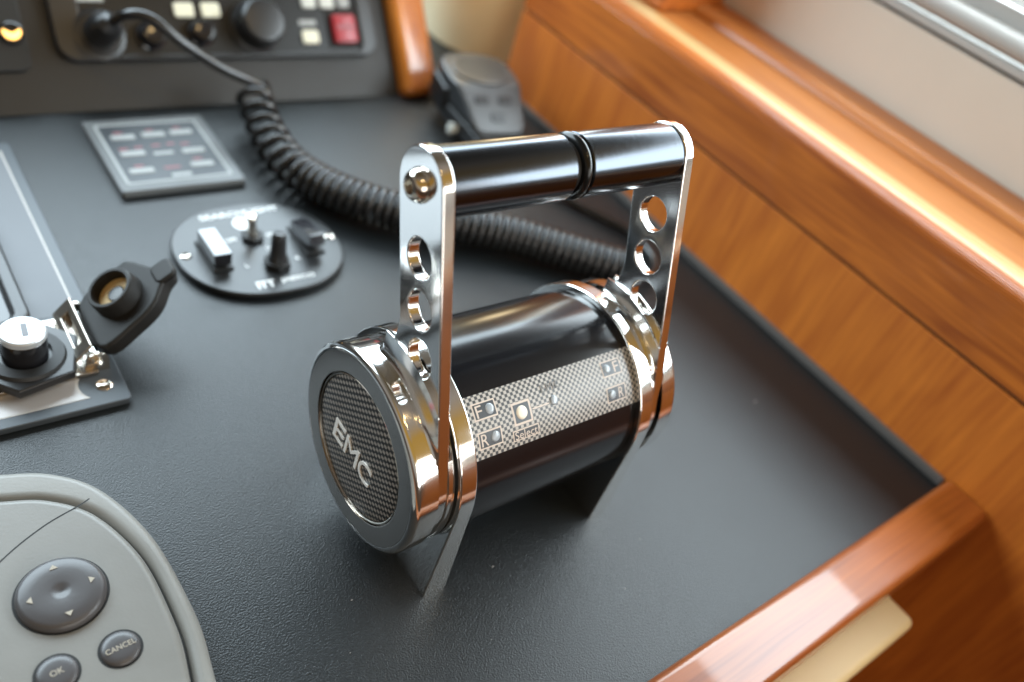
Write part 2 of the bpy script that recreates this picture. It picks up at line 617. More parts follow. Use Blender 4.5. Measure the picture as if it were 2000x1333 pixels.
box('edge_strip', (312.5, YF + 0.5, 0.2), (316, 324.5, 5.2), M['strip'], wl, 0.7, 2)
ld = box('ledge', (338.2, -760, 100), (378, 328, 114.0), M['ledge'], wl, 0.8)
bm = bmesh.new()
pr = [(379, 100), (379, 113)] + [(389 + 10 * cos(radians(180 - 90 * k / 6)), 113 + 8 * sin(radians(180 - 90 * k / 6))) for k in range(1, 7)] + [(404, 122.5), (406, 100)]
rows = [[bm.verts.new((x, y, z)) for x, z in pr] for y in (-760, 328)]
for i in range(len(pr)):
    j = (i + 1) % len(pr)
    bm.faces.new((rows[0][i], rows[0][j], rows[1][j], rows[1][i]))
bm.faces.new(rows[0])
bm.faces.new(rows[1])
from_bm('moulding', bm, M['ledge'], wl)

lin = empty('cabin_lining', (412, 0, 122), 'beige padded lining above the wooden ledge with pale tube along its top', 'lining')
box('lining_panel', (406.3, -760, 100), (416, 330, 172), M['lining'], lin, 1.5)
box('channel', (409, -760, 172.2), (416, 330, 174.0), M['gap'], lin)
box('trim_strip', (404, -760, 174.2), (416, 330, 179), M['trimwhite'], lin, 0.8)
bm = bmesh.new()
add_tube(bm, [(408, -760, 187.5), (408, 330, 187.5)], 6.4, 24)
from_bm('tube', bm, M['trimwhite'], lin)
box('upper_trim', (409, -760, 194.2), (416, 330, 203.5), M['trimwhite'], lin, 0.8)

box('window_board', (433, -760, 100), (440, 330, 232), M['trimwhite'], lin, 0.8)
pst = empty('window_post', (385, 268, 112), 'dark red wooden post standing on the ledge at the far end', 'post')
box('post_body', (343, 222, 114.2), (428, 292, 330), M['plank'], pst, 3, 3)

cp = empty('cream_pillar', (330, 420, 0), 'cream yellow rounded pillar behind the far end of the wooden wall', 'pillar')
lathe('pillar_body', [(1, 52), (20, 58), (60, 66), (140, 72), (320, 76)], T(356, 418, 0), M['cream'], cp, 72)

# wooden post at the right end of the fascia
wp = empty('wooden_trim', (232, 325, 0), 'glossy orange wooden trim along the right end of the fascia', 'trim')
box('trim_board', (217.5, -2, -22), (246, 172, 13), M['post'], wp, 6, 4, FM)

# rail, front board and cream bar
rl = empty('wooden_rail', (60, -127, 0), 'varnished red brown wooden rail along the front edge of the dashboard', 'rail')
bm = bmesh.new()
add_box(bm, (-520, -140.5, -17), (315.5, YF - 0.6, 8.5), 4.2, 4)
weigh(from_bm('rail_body', bm, M['rail'], rl))
box('front_board', (-520, -134, -420), (315.5, -119, -17.5), M['rail'], rl)
gb = empty('cream_bar', (-100, -147, -26), 'cream moulded bar fixed under the front of the wooden rail', 'bar')
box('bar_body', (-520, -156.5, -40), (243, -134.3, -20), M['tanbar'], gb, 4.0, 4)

# ------------------------------------------------------------------ the throttle control
AZ = 49.22
XT = 130.686
TL = radians(21.0)
tcx = empty('throttle_control', (65, 0, 0), 'polished twin lever throttle control with black barrel and crossbar grip, centre of the dashboard', 'throttle control')
UV_ = Vector((0, sin(TL), cos(TL)))
VV_ = Vector((0, -cos(TL), sin(TL)))
AX = Vector((0, 0, AZ))

def xm(x0=0.0):                                  # local z along +x, local x to the front (-y), local y up
    m = Matrix(((0, 0, 1, x0), (-1, 0, 0, 0), (0, -1, 0, AZ), (0, 0, 0, 1)))
    m = Matrix(((0, 0, 1, x0), (0, 1, 0, 0), (-1, 0, 0, AZ), (0, 0, 0, 1)))
    return m

RB = 39.7
lathe('barrel', [(24.4, RB - 0.5), (25.0, RB), (XT - 25.0, RB), (XT - 24.4, RB - 0.5)], xm(), M['anodised'], tcx, 160)

def arch(r):
    o = [(-r, -AZ + 0.0)]
    o = [(r * cos(radians(a)), r * sin(radians(a))) for a in range(0, 181, 3)]
    return o + [(-r, -AZ + 0.05), (r, -AZ + 0.05)]
SIDE = Matrix(((0, 0, 1, 0), (-1, 0, 0, 0), (0, 1, 0, AZ), (0, 0, 0, 1)))   # outline x -> front, y -> up, extrusion -> +x
for a, b in ((17.1, 24.4), (XT - 24.4, XT - 17.1)):
    bp_ = slab('base_plate', [arch(42.6)], a, b, 0.7, M['chrome'], tcx, SIDE, 3)
    for v in bp_.data.vertices:                  # the foot widens a little towards the dashboard
        k_ = max(0.0, 1 - v.co.z / (AZ * K))
        v.co.x += (1.9 if v.co.x > (a + b) / 2 * K else -1.6) * K * k_
for a, b in ((16.2, 17.2), (XT - 17.2, XT - 16.2)):
    lathe('gap_washer', [(a, 38.6), (b, 38.6)], xm(), M['gap'], tcx, 96)

# lever outline in (s = towards the front, t = along the lever)
R0 = 39.3
SL, SF, TT = 15.2, 39.3, 103.3
HC, HR = (SL + SF) / 2, (SF - SL) / 2
fr = 20.0
fcx = SL - fr
fcy = sqrt((R0 + fr) ** 2 - fcx ** 2)
def lever_outline():
    o = []
    aend = math.atan2(fcy, fcx)                   # hub tangent direction
    a = 0.0
    n = 90
    for k in range(n + 1):                        # hub, clockwise from the front, under, to the back
        ang = 0.0 - (2 * pi - aend) * k / n
        o.append((R0 * cos(ang), R0 * sin(ang)))
    a0 = math.atan2(-fcy, -fcx)
    for k in range(1, 13):                        # concave shoulder
        ang = a0 + (0 - a0) * k / 12
        o.append((fcx + fr * cos(ang), fcy + fr * sin(ang)))
    for k in range(0, 25):                        # rounded top
        ang = pi - pi * k / 24
        o.append((HC + HR * cos(ang), TT + HR * sin(ang)))
    return o
LO = lever_outline()
HOLES = [(27.0, 80.0), (27.1, 62.5), (27.4, 45.5)]
LM = Matrix.Identity(4)
for i in range(3):
    LM[i][0] = VV_[i]
    LM[i][1] = UV_[i]
    LM[i][2] = -1.0 if i == 0 else 0.0
LM.translation = AX

def ray_out(ang):
    """distance from the hub centre to the lever outline along an angle (s axis = 0)"""
    d = (cos(ang), sin(ang))
    best = 0
    n = len(LO)
    for i in range(n):
        (x1, y1), (x2, y2) = LO[i], LO[(i + 1) % n]
        ex, ey = x2 - x1, y2 - y1
        den = d[0] * ey - d[1] * ex
        if abs(den) < 1e-9:
            continue
        t = (x1 * ey - y1 * ex) / den
        u_ = (x1 * d[1] - y1 * d[0]) / den
        if t > 0 and -1e-6 <= u_ <= 1 + 1e-6:
            best = max(best, t)
    return best

def shoulder(xin, xface, rin, rout):
    """flared hub shoulder between the round cap (xin, rin) and the flat of the lever (xface, rout)"""
    bm = bmesh.new()
    prev = None
    N, NR = 60, 7
    for k in range(N + 1):
        ang = radians(14.5) + radians(87.5) * k / N
        ro = min(rout, ray_out(ang) - 0.05)
        col = []
        for q in range(NR + 1):
            r = rin + max(0.02, ro - rin) * q / NR
            f = q / NR
            x = xin + (xface - xin) * (f ** 0.62)
            p = AX + VV_ * (r * cos(ang)) + UV_ * (r * sin(ang))
            col.append(bm.verts.new((x, p.y, p.z)))
        p = AX + VV_ * (max(rin + 0.02, ro) * cos(ang)) + UV_ * (max(rin + 0.02, ro) * sin(ang))
        col.append(bm.verts.new((xface + (0.3 if xface > xin else -0.3), p.y, p.z)))
        if prev:
            for q in range(len(col) - 1):
                bm.faces.new((prev[q], col[q], col[q + 1], prev[q + 1]))
        prev = col
    return bm

for side in (0, 1):
    fx = (lambda x: x) if side == 0 else (lambda x: XT - x)
    lo, hi = sorted((fx(9.5), fx(14.1)))
    lv = slab('lever', [LO] + [circle(s, t, 6.8, 40) for s, t in HOLES], -hi, -lo, 0.55, M['chrome_face'], tcx, LM, 3)
    for s, t in HOLES:
        pass
    bm = shoulder(fx(7.2), fx(9.5), 40.4, 48.6)
    from_bm('hub_shoulder', bm, M['chrome'], lv, 40)
    bm = shoulder(fx(16.2), fx(14.1), 40.0, 48.0)
    from_bm('hub_shoulder', bm, M['chrome'], lv, 40)
    a, b = sorted((fx(14.0), fx(16.3)))
    lathe('hub_ring', [(a, 40.0), (b, 40.0)], xm(), M['chrome'], lv, 96)
    # bolt through the top of the lever into the grip
    bc = AX + VV_ * HC + UV_ * TT
    sg = -1 if side == 0 else 1
    bmx = frame(Vector((fx(9.5), 0, 0)) + bc, (sg, 0, 0), UV_)
    prof = [(-0.2, 5.6), (0.5, 5.6), (0.7, 5.2)] + [(0.7 + 3.4 * sin(radians(a_)), 2.5 + 2.7 * cos(radians(a_))) for a_ in range(0, 91, 10)] + [(3.6, 2.35)]
    bt = lathe('bolt', prof, bmx, M['bolt'], lv, 48, False)
    lathe('hex_socket', [(4.05, 2.55), (1.6, 2.5), (1.5, 0)], bmx, M['bolt'], bt, 6, False, 20)
    # end cap with recessed woven disc
    cm_ = xm()
    P = [(9.4, 40.6), (2.2, 40.6), (1.2, 40.2), (0.45, 39.4), (0.0, 38.3), (0.0, 37.6), (1.0, 37.6)]
    PF = [(fx(0.9), 37.55), (fx(0.03), 37.5), (fx(0.0), 37.3), (fx(0.0), 30.0), (fx(0.2), 29.6), (fx(1.6), 29.5), (fx(1.6), 27)]
    P = [(fx(a_), r_) for a_, r_ in P]
    cap_ = weigh(lathe('end_cap', P, cm_, M['chrome'], tcx, 144, False))
    cap_['label'] = 'polished end cap with a woven disc' if side == 0 else 'polished end cap on the far side'
    weigh(lathe('face_ring', PF, cm_, M['face_ring'], cap_, 144, False))
    # disc with millimetre uvs
    bm = bmesh.new()
    uvl = bm.loops.layers.uv.new("UVMap")
    NS, RR = 96, [0, 10, 20, 27.6, 28.4, 28.7]
    xs_ = [0.65, 0.68, 0.75, 0.85, 1.1, 1.7]
    rings = []
    for r_, x_ in zip(RR, xs_):
        if r_ == 0:
            rings.append([bm.verts.new((fx(x_), 0, AZ))])
        else:
            rings.append([bm.verts.new((fx(x_), -r_ * cos(2 * pi * i / NS), AZ + r_ * sin(2 * pi * i / NS))) for i in range(NS)])
    for p, q in zip(rings, rings[1:]):
        for i in range(NS):
            j = (i + 1) % NS
            f = bm.faces.new((p[0], q[i], q[j]) if len(p) == 1 else (p[i], p[j], q[j], q[i]))
            for lp in f.loops:
                lp[uvl].uv = (-lp.vert.co.y, lp.vert.co.z - AZ)
    disc = from_bm('woven_disc', bm, M['mesh_disc'], cap_, 60)
    lathe('disc_rim', [(fx(1.5), 29.3), (fx(0.55), 29.1), (fx(0.45), 28.7), (fx(0.7), 28.3)], cm_, M['bolt'], cap_, 120, False)
    if side == 0:
        em = Matrix(((0, 0, -1, 0.62), (-1, 0, 0, 0), (0, 1, 0, 0), (0, 0, 0, 1)))
        em = T(0, 2.6, AZ - 4.4) @ em @ RZ(-2.5)
        for ch, cx_, wd in (('E', -9.6, 7.6), ('M', 0.2, 9.6), ('C', 10.2, 8.6)):
            text('emblem_letter', ch, 12, em @ T(cx_, 0, 0), M['emblem'], disc, 0.5, wd, 0.0, 9.6)

# crossbar grip
gc = AX + VV_ * HC + UV_ * TT
gm = Matrix(((0, 0, 1, 0), (0, 1, 0, gc.y), (-1, 0, 0, gc.z), (0, 0, 0, 1)))
GR = 11.45
lathe('grip', [(14.0, GR - 0.3), (14.4, GR), (63.6, GR), (64.2, GR - 0.5), (64.2, 8)], gm, M['grip'], tcx, 96, False)
lathe('grip', [(71.2, 8), (71.2, GR - 0.4), (71.7, GR), (XT - 14.4, GR), (XT - 14.0, GR - 0.3)], gm, M['grip'], tcx, 96, False)
lathe('grip_core', [(63.8, 9.2), (71.5, 9.2)], gm, M['matte_black'], tcx, 64)
lathe('grip_ring', [(67.2 + 2.0 - 2.0 * cos(radians(a_)), 9.0 + 2.75 * sin(radians(a_))) for a_ in range(0, 181, 15)], gm, M['rubber'], tcx, 80, False, 60)

# control panel wrapped on the barrel
def onb(x, ang, h=0.0):
    a_ = radians(ang)
    return Vector((x, -(RB + h) * cos(a_), AZ + (RB + h) * sin(a_)))
DEG = 180 / (pi * RB)                              # degrees per millimetre of arc

def wrap(bm, x0, ang0, h0):
    """bend a flat mesh (local x along the barrel, local y up the arc, z outwards) onto the barrel"""
    for v in bm.verts:
        v.co = onb(x0 + v.co.x, ang0 + v.co.y * DEG, h0 + v.co.z)
    return bm

def patch(x0, x1, a0, a1, h, nx=1, na=24, uv=True):
    bm = bmesh.new()
    l = bm.loops.layers.uv.new("UVMap")
    g = [[bm.verts.new(onb(x0 + (x1 - x0) * i / nx, a0 + (a1 - a0) * j / na, h)) for j in range(na + 1)] for i in range(nx + 1)]
    key = {g[i][j]: (x0 + (x1 - x0) * i / nx, (a0 + (a1 - a0) * j / na) / DEG) for i in range(nx + 1) for j in range(na + 1)}
    for i in range(nx):
        for j in range(na):
            f = bm.faces.new((g[i][j], g[i + 1][j], g[i + 1][j + 1], g[i][j + 1]))
            for lp in f.loops:
                lp[l].uv = key[lp.vert]
    return bm
cpn = from_bm('control_panel', patch(24.5, XT - 24.5, 29.8, 63.2, 0.12), M['panel_print'], tcx)

def bar_flat(x0, y0, x1, y1, t=0.1):
    bm = bmesh.new()
    add_box(bm, (x0, y0, 0), (x1, y1, t))
    bmesh.ops.subdivide_edges(bm, edges=list(bm.edges), cuts=3, use_grid_fill=True)
    return bm

def framed(name, x0, x1, a0, a1, inner, line=0.55):
    """printed box: pale outline and dark field"""
    xc, ac = (x0 + x1) / 2, (a0 + a1) / 2
    wd, hg = (x1 - x0), (a1 - a0) / DEG
    bm = wrap(bar_flat(-wd / 2, -hg / 2, wd / 2, hg / 2, 0.08), xc, ac, 0.14)
    o = from_bm(name, bm, M['panel_beige'], cpn)
    bm = wrap(bar_flat(-wd / 2 + line, -hg / 2 + line, wd / 2 - line, hg / 2 - line, 0.08), xc, ac, 0.20)
    return o, from_bm('label_field', bm, inner, cpn)

def dome(name, x, ang, r, h, m):
    bm = bmesh.new()
    mx = frame(onb(x, ang, 0.2), onb(x, ang, 1) - onb(x, ang, 0), (1, 0, 0))
    add_lathe(bm, [(0, r), (h * 0.6, r * 0.94), (h, r * 0.6), (h * 1.05, 0)], mx, 32, False)
    return from_bm(name, bm, m, cpn, 60)

def letter(s, x, ang, wd, hg, m=None, bold=0.0):
    bm = text_bm(s, 4, 0.06, wd, bold, hg)
    bmesh.ops.triangulate(bm, faces=bm.faces)
    return from_bm('letter' if len(s) == 1 else 'lettering', wrap(bm, x, ang, 0.29), m or M['panel_beige'], cpn)

framed('label_frame', 28.0, 38.2, 49.8, 58.8, M['panel_dark'])
framed('label_frame', 27.7, 38.2, 34.9, 44.0, M['panel_dark'])
letter('F', 30.6, 54.2, 2.6, 4.4)
letter('R', 30.4, 39.5, 3.0, 4.4)
dome('indicator_lens', 35.3, 54.2, 1.95, 0.35, M['led'])
dome('indicator_lens', 35.1, 39.7, 1.95, 0.35, M['led'])
framed('select_frame', 44.2, 52.8, 40.8, 52.8, M['panel_dark'], 0.8)
dome('select_button', 48.3, 46.9, 2.55, 0.5, M['ledw'])
framed('select_label', 42.8, 55.0, 32.8, 38.6, M['panel_dark'], 0.45)
letter('Select', 48.9, 35.7, 10.4, 3.0)
letter('EMC', 64.4, 55.4, 10.2, 3.0, M['panel_faint'])
from_bm('lead_line', wrap(bar_flat(-4.0, -0.25, 4.0, 0.25, 0.08), 57.4, 46.8, 0.16), M['panel_beige'], cpn)
dome('indicator_lens', 64.0, 47.4, 1.85, 0.35, M['led'])
for ang, ch in ((54.3, 'F'), (39.3, 'R')):
    framed('label_frame', 90.6, 101.0, ang - 4.5, ang + 4.5, M['keyface'], 0.5)
    from_bm('label_field', wrap(bar_flat(-2.3, -2.6, 2.3, 2.6, 0.06), 93.4, ang, 0.29), M['panel_dark'], cpn)
    bm = bmesh.new()
    dome('indicator_lens', 93.4, ang, 1.8, 0.45, M['led'])
    letter(ch, 98.2, ang, 2.6, 4.2)

# ------------------------------------------------------------------ autopilot control, front left
ap = empty('autopilot_control', (-110, 0, 0), 'grey green rounded autopilot control with a large round pad and CANCEL and OK keys', 'autopilot control')
out = [(-104, 67.0), (-88.6, 60.8), (-75.2, 47.2), (-65.6, 21), (-63, -10), (-64.4, -32), (-72, -66), (-92, -90), (-135, -98), (-180, -92), (-205, -62), (-212, -10), (-204, 40), (-180, 66), (-140, 73), (-120, 71.5)]
inn = [(-106, 53.5), (-92.5, 48.0), (-80.0, 35.6), (-71.5, 13), (-69.8, -11), (-71.3, -32), (-79, -60), (-97, -80), (-137, -87), (-176, -82), (-196, -56), (-202, -10), (-195, 33), (-175, 55), (-140, 60.5), (-121, 58.2)]
O2 = [(p.x, p.y) for p in spline([(*p, 0) for p in out], 8, True)]
I2 = [(p.x, p.y) for p in spline([(*p, 0) for p in inn], 8, True)]
cI = (sum(p[0] for p in I2) / len(I2), sum(p[1] for p in I2) / len(I2))
def shrink(o, d):
    n = len(o)
    r = []
    for i in range(n):
        a_, b_ = Vector(o[i - 1]), Vector(o[(i + 1) % n])
        t = (b_ - a_).normalized()
        nr = Vector((-t.y, t.x))
        if nr.dot(Vector(cI) - Vector(o[i])) < 0:
            nr = -nr
        r.append(tuple(Vector(o[i]) + nr * d))
    return r
slab('casing', [O2, I2], 0.1, 9.6, 3.6, M['apbody'], ap, res=6, angle=50)
slab('seam', [I2], 0.1, 7.6, 0, M['gap'], ap)
slab('face_plate', [shrink(I2, 0.7)], 1, 12.0, 3.2, M['apface'], ap, res=6, angle=50)
FZ = 12.0
bm = bmesh.new()
pp = spline([(-80.5, 41.3, FZ), (-84.7, 39.6, FZ), (-97.3, 35.5, FZ), (-111.7, 27.5, FZ), (-128, 14, FZ), (-136, -4, FZ)], 8)
for a_, b_ in zip(pp, pp[1:]):
    t = (b_ - a_).normalized()
    nr = Vector((-t.y, t.x, 0)) * 0.28
    z = Vector((0, 0, 0.03))
    vs = [bm.verts.new(q) for q in (a_ - nr + z, b_ - nr + z, b_ + nr + z, a_ + nr + z)]
    bm.faces.new(vs)
from_bm('face_seam', bm, M['gap'], ap)
def apkey(name, x, y, r, h=1.9, dish=True, m='apkey'):
    lathe('key_gap', [(FZ - 0.5, r + 0.75), (FZ + 0.04, r + 0.75)], T(x, y, 0), M['gap'], ap, 64)
    pr = [(FZ - 0.4, r), (FZ + h * 0.4, r - 0.1), (FZ + h * 0.75, r - 0.7), (FZ + h * 0.95, r - 1.8), (FZ + h * 1.02, r * 0.6), (FZ + h * 1.04, r * 0.25)]
    pr += [(FZ + h * 0.98, r * 0.17), (FZ + h * 0.75, r * 0.07), (FZ + h * 0.7, 0)] if dish else [(FZ + h * 1.05, 0)]
    return lathe(name, pr, T(x, y, 0), M[m], ap, 72, False, 50)
pad = apkey('direction_pad', -98.9, 6.9, 13.6, 3.0)
for a_ in (0, 90, 180, 270):
    mx = T(-98.9 + 9.2 * cos(radians(a_)), 6.9 + 9.2 * sin(radians(a_)), FZ + 3.12) @ RZ(a_)
    slab('arrow_mark', [[(1.1, 0), (-0.6, 1.3), (-0.6, -1.3)]], 0, 0.12, 0, M['print_tan'], pad, mx)
k1 = apkey('cancel_key', -88.7, -19.6, 6.0, 1.4, False)
text('lettering', 'CANCEL', 2.6, T(-88.7, -19.6, FZ + 1.47) @ RZ(4), M['print_tan'], k1, 0.1, 9.2, 0.02)
k2 = apkey('ok_key', -107.2, -19.3, 6.0, 1.4, False)
text('lettering', 'OK', 2.8, T(-107.2, -19.3, FZ + 1.47) @ RZ(4), M['print_tan'], k2, 0.1, 3.9, 0.02)
apkey('red_key', -114.6, 40.0, 4.2, 1.4, False, 'red')

# ------------------------------------------------------------------ start key plate, left edge
ip = empty('engine_start_plate', (-90, 190, 0), 'grey plate with silver border lines and a black framed window at the left edge', 'instrument plate')
slab('plate', [rrect(-220, 91.5, -49.5, 293, 2.0)], 0.2, 3.4, 0.5, M['plate'], ip)
PZ = 3.4
slab('satin_field', [[(-210, 150), (-55.6, 150), (-55.6, 284), (-210, 284)]], PZ, PZ + 0.12, 0, M['satin'], ip)
slab('border_line', [[(-55.6, 148), (-54.8, 148), (-54.8, 284.8), (-210, 284.8), (-210, 284), (-55.6, 284)]], PZ, PZ + 0.16, 0, M['silverline'], ip)
arc = [(-57.8 + 9.3 * cos(radians(a_)), 103.5 + 9.3 * sin(radians(a_))) for a_ in range(135, 226, 9)]
strip = [(-210, 111.5), (-92, 111.0)] + arc + [(-210, 97.0)]
strip2 = [(-210, 110.6), (-92, 110.1)] + [(-57.8 + 10.4 * cos(radians(a_)), 103.5 + 10.4 * sin(radians(a_))) for a_ in range(138, 221, 8)] + [(-210, 98.4)]
slab('border_line', [strip], PZ, PZ + 0.12, 0, M['silverline'], ip)
slab('satin_strip', [strip2], PZ, PZ + 0.2, 0, M['satin_light'], ip)
sc = lathe('plate_screw', [(PZ - 0.2, 3.4), (PZ + 0.3, 3.3), (PZ + 0.9, 2.4), (PZ + 1.0, 1.3), (PZ + 0.4, 1.1), (PZ + 0.3, 0)], T(-57.6, 102.2, 0), M['bolt'], ip, 32, False)
slab('window_frame', [rrect(-210, 142, -73.5, 250, 9), rrect(-205, 147, -80, 244, 6)], PZ, 9.5, 2.2, M['black_plastic'], ip, res=4, angle=50)
slab('window_glass', [rrect(-204, 148, -81, 243, 5)], PZ, 6.5, 0, M['gloss_plastic'], ip)

sb = empty('start_button', (-82, 120, 3.4), 'silver round push button marked 1 in a black hexagon nut', 'push button')
slab('hex_nut', [[(-82 + 22 * cos(radians(a_ + 12)), 123 + 22 * sin(radians(a_ + 12))) for a_ in range(0, 360, 60)]], PZ + 3.0, PZ + 7.5, 1.0, M['black_plastic'], sb)
lathe('collar', [(PZ + 7, 15.5), (PZ + 9.0, 14.5), (PZ + 9.2, 10)], T(-82, 121.5, 0), M['matte_black'], sb, 64, False)
lathe('button_side', [(PZ + 7, 8.6), (PZ + 18.5, 8.6), (PZ + 19.0, 8.2)], T(-82, 121.5, 0), M['gloss_plastic'], sb, 64, False)
bt = lathe('button_top', [(PZ + 19.0, 8.75), (PZ + 21.0, 8.7), (PZ + 21.7, 8.1), (PZ + 21.8, 7), (PZ + 21.6, 0)], T(-82, 121.5, 0), M['silverkey'], sb, 64, False)
text('numeral', '1', 8, T(-81.2, 121.6, PZ + 21.6) @ RZ(-6), M['darkmark'], bt, 0.25, 2.2, -0.05, 7.5)

kc = empty('key_cover', (-58, 128, 3.4), 'black flip cover standing open on a steel hinge bracket beside the silver button', 'cover')
box('bracket_plate', (-108, 108.5, PZ + 0.4), (-57.5, 145.5, PZ + 2.6), M['bracket'], kc, 0.4)
br = slab('hinge_bracket', [rrect(-16, -5.5, 16, 5.5, 0.8), rrect(-10, -2.2, 10, 2.2, 0.5)], 0, 1.4, 0.3, M['bracket'], kc,
          frame((-61.5, 129.5, 12.0), (-0.75, 0, 0.66), (0, 1, 0)))
for y in (112.5, 146.0):
    slab('hinge_ear', [[(-63, PZ), (-52.5, PZ)] + [(-57.2 + 4.6 * cos(radians(a_)), 9.2 + 4.6 * sin(radians(a_))) for a_ in range(-10, 191, 20)]], 0, 1.6, 0.2, M['bracket'], kc,
         Matrix(((1, 0, 0, 0), (0, 0, -1, y), (0, 1, 0, 0), (0, 0, 0, 1))))
bm = bmesh.new()
add_tube(bm, [(-57.2, 109.5, 9.2), (-57.2, 147.5, 9.2)], 2.1, 20)
from_bm('hinge_pin', bm, M['chrome'], kc)
EL = radians(35)
CM = frame((-57, 0, 8), (-sin(EL), 0, cos(EL)), (cos(EL), 0, sin(EL)))     # local x up the lid, local y = world y
lid_o = [(4, 115), (22, 114.6), (33, 118), (40, 125), (45, 128), (45.5, 133.5), (39.5, 138), (33, 148), (27, 150.5), (4, 144)]
lid_s = [(p.x, p.y) for p in spline([(*p, 0) for p in lid_o], 5, True)]
lid = slab('lid', [lid_s], -4.5, 3.5, 1.6, M['lid'], kc, CM, res=4, angle=50)
slab('lid_tab', [rrect(38, 125.5, 48, 137, 3)], 1.0, 4.2, 1.2, M['lid'], lid, CM, res=3, angle=50)
seat = lathe('lid_seat', [(2, 11.5), (3.2, 11.2), (10.4, 10.4), (11.0, 9.8), (11.0, 8.6), (4.6, 8.0)], CM @ T(21.5, 133.5, 0), M['lid'], lid, 64, False)
lathe('gasket', [(4.2, 8.2), (5.6, 8.0), (5.6, 4.0), (4.2, 3.8)], CM @ T(21.5, 133.5, 0), M['cork'], lid, 48, False)
lathe('lid_boss', [(3.0, 3.8), (6.0, 3.4), (6.2, 0)], CM @ T(21.5, 133.5, 0), M['black_plastic'], lid, 32, False)

# ------------------------------------------------------------------ oval searchlight panel
so = empty('searchlight_panel', (42.5, 174.5, 0), 'black oval searchlight switch panel with white lettering, rockers and toggles', 'switch panel')
ov = []
for k in range(96):
    a_ = 2 * pi * k / 96
    ov.append((42.5 + 44.3 * math.copysign(abs(cos(a_)) ** (2 / 2.25), cos(a_)), 174.5 + 38.5 * math.copysign(abs(sin(a_)) ** (2 / 2.25), sin(a_))))
slab('oval_plate', [ov], 0.3, 4.0, 1.0, M['spotplate'], so, res=3)
OZ = 4.0
for x, y in ((3.6, 175.6), (83.0, 173.5)):
    lathe('plate_screw', [(OZ - 0.2, 2.9), (OZ + 0.15, 2.8), (OZ + 0.7, 1.8), (OZ + 0.2, 0.8), (OZ + 0.1, 0)], T(x, y, 0), M['bolt'], so, 24, False)
def rocker(x, y, tilt):
    box('rocker_bezel', (x - 5.6, y - 13, OZ - 0.1), (x + 5.6, y + 13, OZ + 1.4), M['matte_black'], so, 0.6)
    bm = bmesh.new()
    add_box(bm, (-4.6, -11.8, -7.0), (4.6, 11.8, 0), 0.7, 2, T(x, y, OZ + 9.6) @ Matrix.Rotation(radians(tilt), 4, 'X'))
    weigh(from_bm('rocker_switch', bm, M['rocker'], so))
rocker(16.7, 172.3, -1.5)
rocker(68.2, 173.0, -15)
# upper toggle: nut, stub and bright tip; lower toggle: nut and rubber boot
def hexnut(x, y, r, z0, z1):
    slab('toggle_nut', [[(x + r * cos(radians(a_)), y + r * sin(radians(a_))) for a_ in range(15, 375, 60)]], z0, z1, 0.3, M['matte_black'], so)
hexnut(41.5, 182.0, 6.2, OZ, OZ + 2.6)
lathe('toggle_lever', [(0, 3.2), (4, 2.4), (9, 2.2), (12, 2.8), (13.2, 2.2), (13.6, 0)], frame((41.5, 182, OZ + 1.5), (-0.12, 0.05, 1)), M['bolt'], so, 24, False)
hexnut(44.5, 157.2, 7.2, OZ, OZ + 3.6)
lathe('toggle_boot', [(0, 5.6), (2, 5.0), (5, 4.3), (11, 3.9), (14.5, 3.8), (16, 3.0), (16.6, 0)], frame((44.5, 157.2, OZ + 2.5), (0.06, 0.22, 1)), M['black_plastic'], so, 24, False)
text('lettering', 'SEARCHLIGHT', 5.5, T(43.5, 204.8, OZ) @ RZ(1), M['white'], so, 0.12, 45, 0.12, 3.9)
text('lettering', 'ITT', 6, T(32.8, 144.2, OZ), M['white'], so, 0.12, 9.5, 0.25, 5.2)
text('lettering', 'JABSCO', 5, T(50.5, 144.6, OZ), M['white'], so, 0.12, 19, 0.12, 3.6)
slab('white_mark', [circle(42.0, 195.0, 6.0, 28)], OZ, OZ + 0.12, 0, M['white'], so)
for x, y, a_, s in ((30.0, 182.8, 4, 'OFF'), (52.5, 182.5, 0, 'ON'), (47.0, 171.5, 0, 'UP'), (29.5, 160.6, 0, 'L'), (57.5, 160.0, 0, 'R')):
    text('lettering', s, 3.6, T(x, y, OZ) @ RZ(a_), M['white'], so, 0.12, None, 0.12)

# ------------------------------------------------------------------ alarm keypad
kp = empty('alarm_keypad', (25.5, 271, 0), 'grey framed rectangular membrane keypad with pale keys and red print near the fascia', 'keypad')
slab('keypad_frame', [rrect(-8.8, 234.5, 60.4, 308, 2.2)], 0.2, 4.6, 1.0, M['keyedge'], kp, res=3)
slab('inner_border', [rrect(-4.2, 240.8, 54.6, 302, 1.2), rrect(-2.6, 242.4, 53.0, 300.4, 1.0)], 4.55, 4.85, 0, M['membkey'], kp)
slab('keypad_face', [rrect(-2.6, 242.4, 53.0, 300.4, 1.0)], 4.4, 4.7, 0, M['keyface'], kp)
kmesh = None
for x, y, mk in ((8, 287.5, 'w'), (25.4, 288.5, 'w'), (41.7, 289, 'w'), (8.1, 270.3, 'w'), (41.8, 268.6, 'w'), (7.3, 252.7, 'w'), (41.6, 254.2, 'w'), (24.6, 268.6, 'g'), (27.0, 246.0, 'g')):
    if kmesh is None:
        k_ = slab('keypad_key', [rrect(-6.6, -2.4, 6.6, 2.4, 0.8)], 0, 0.5, 0.15, M['membkey'], kp, T(0, 0, 0))
        kmesh = k_.data
        bpy.data.objects.remove(k_)
    if mk == 'w':
        link('keypad_key', kmesh, kp, None, T(x * K, y * K, 4.65 * K))
    else:
        slab('printed_label', [rrect(x - 5.5, y - 1.4, x + 5.5, y + 1.4, 0.4)], 4.7, 4.8, 0, M['greyprint'], kp)
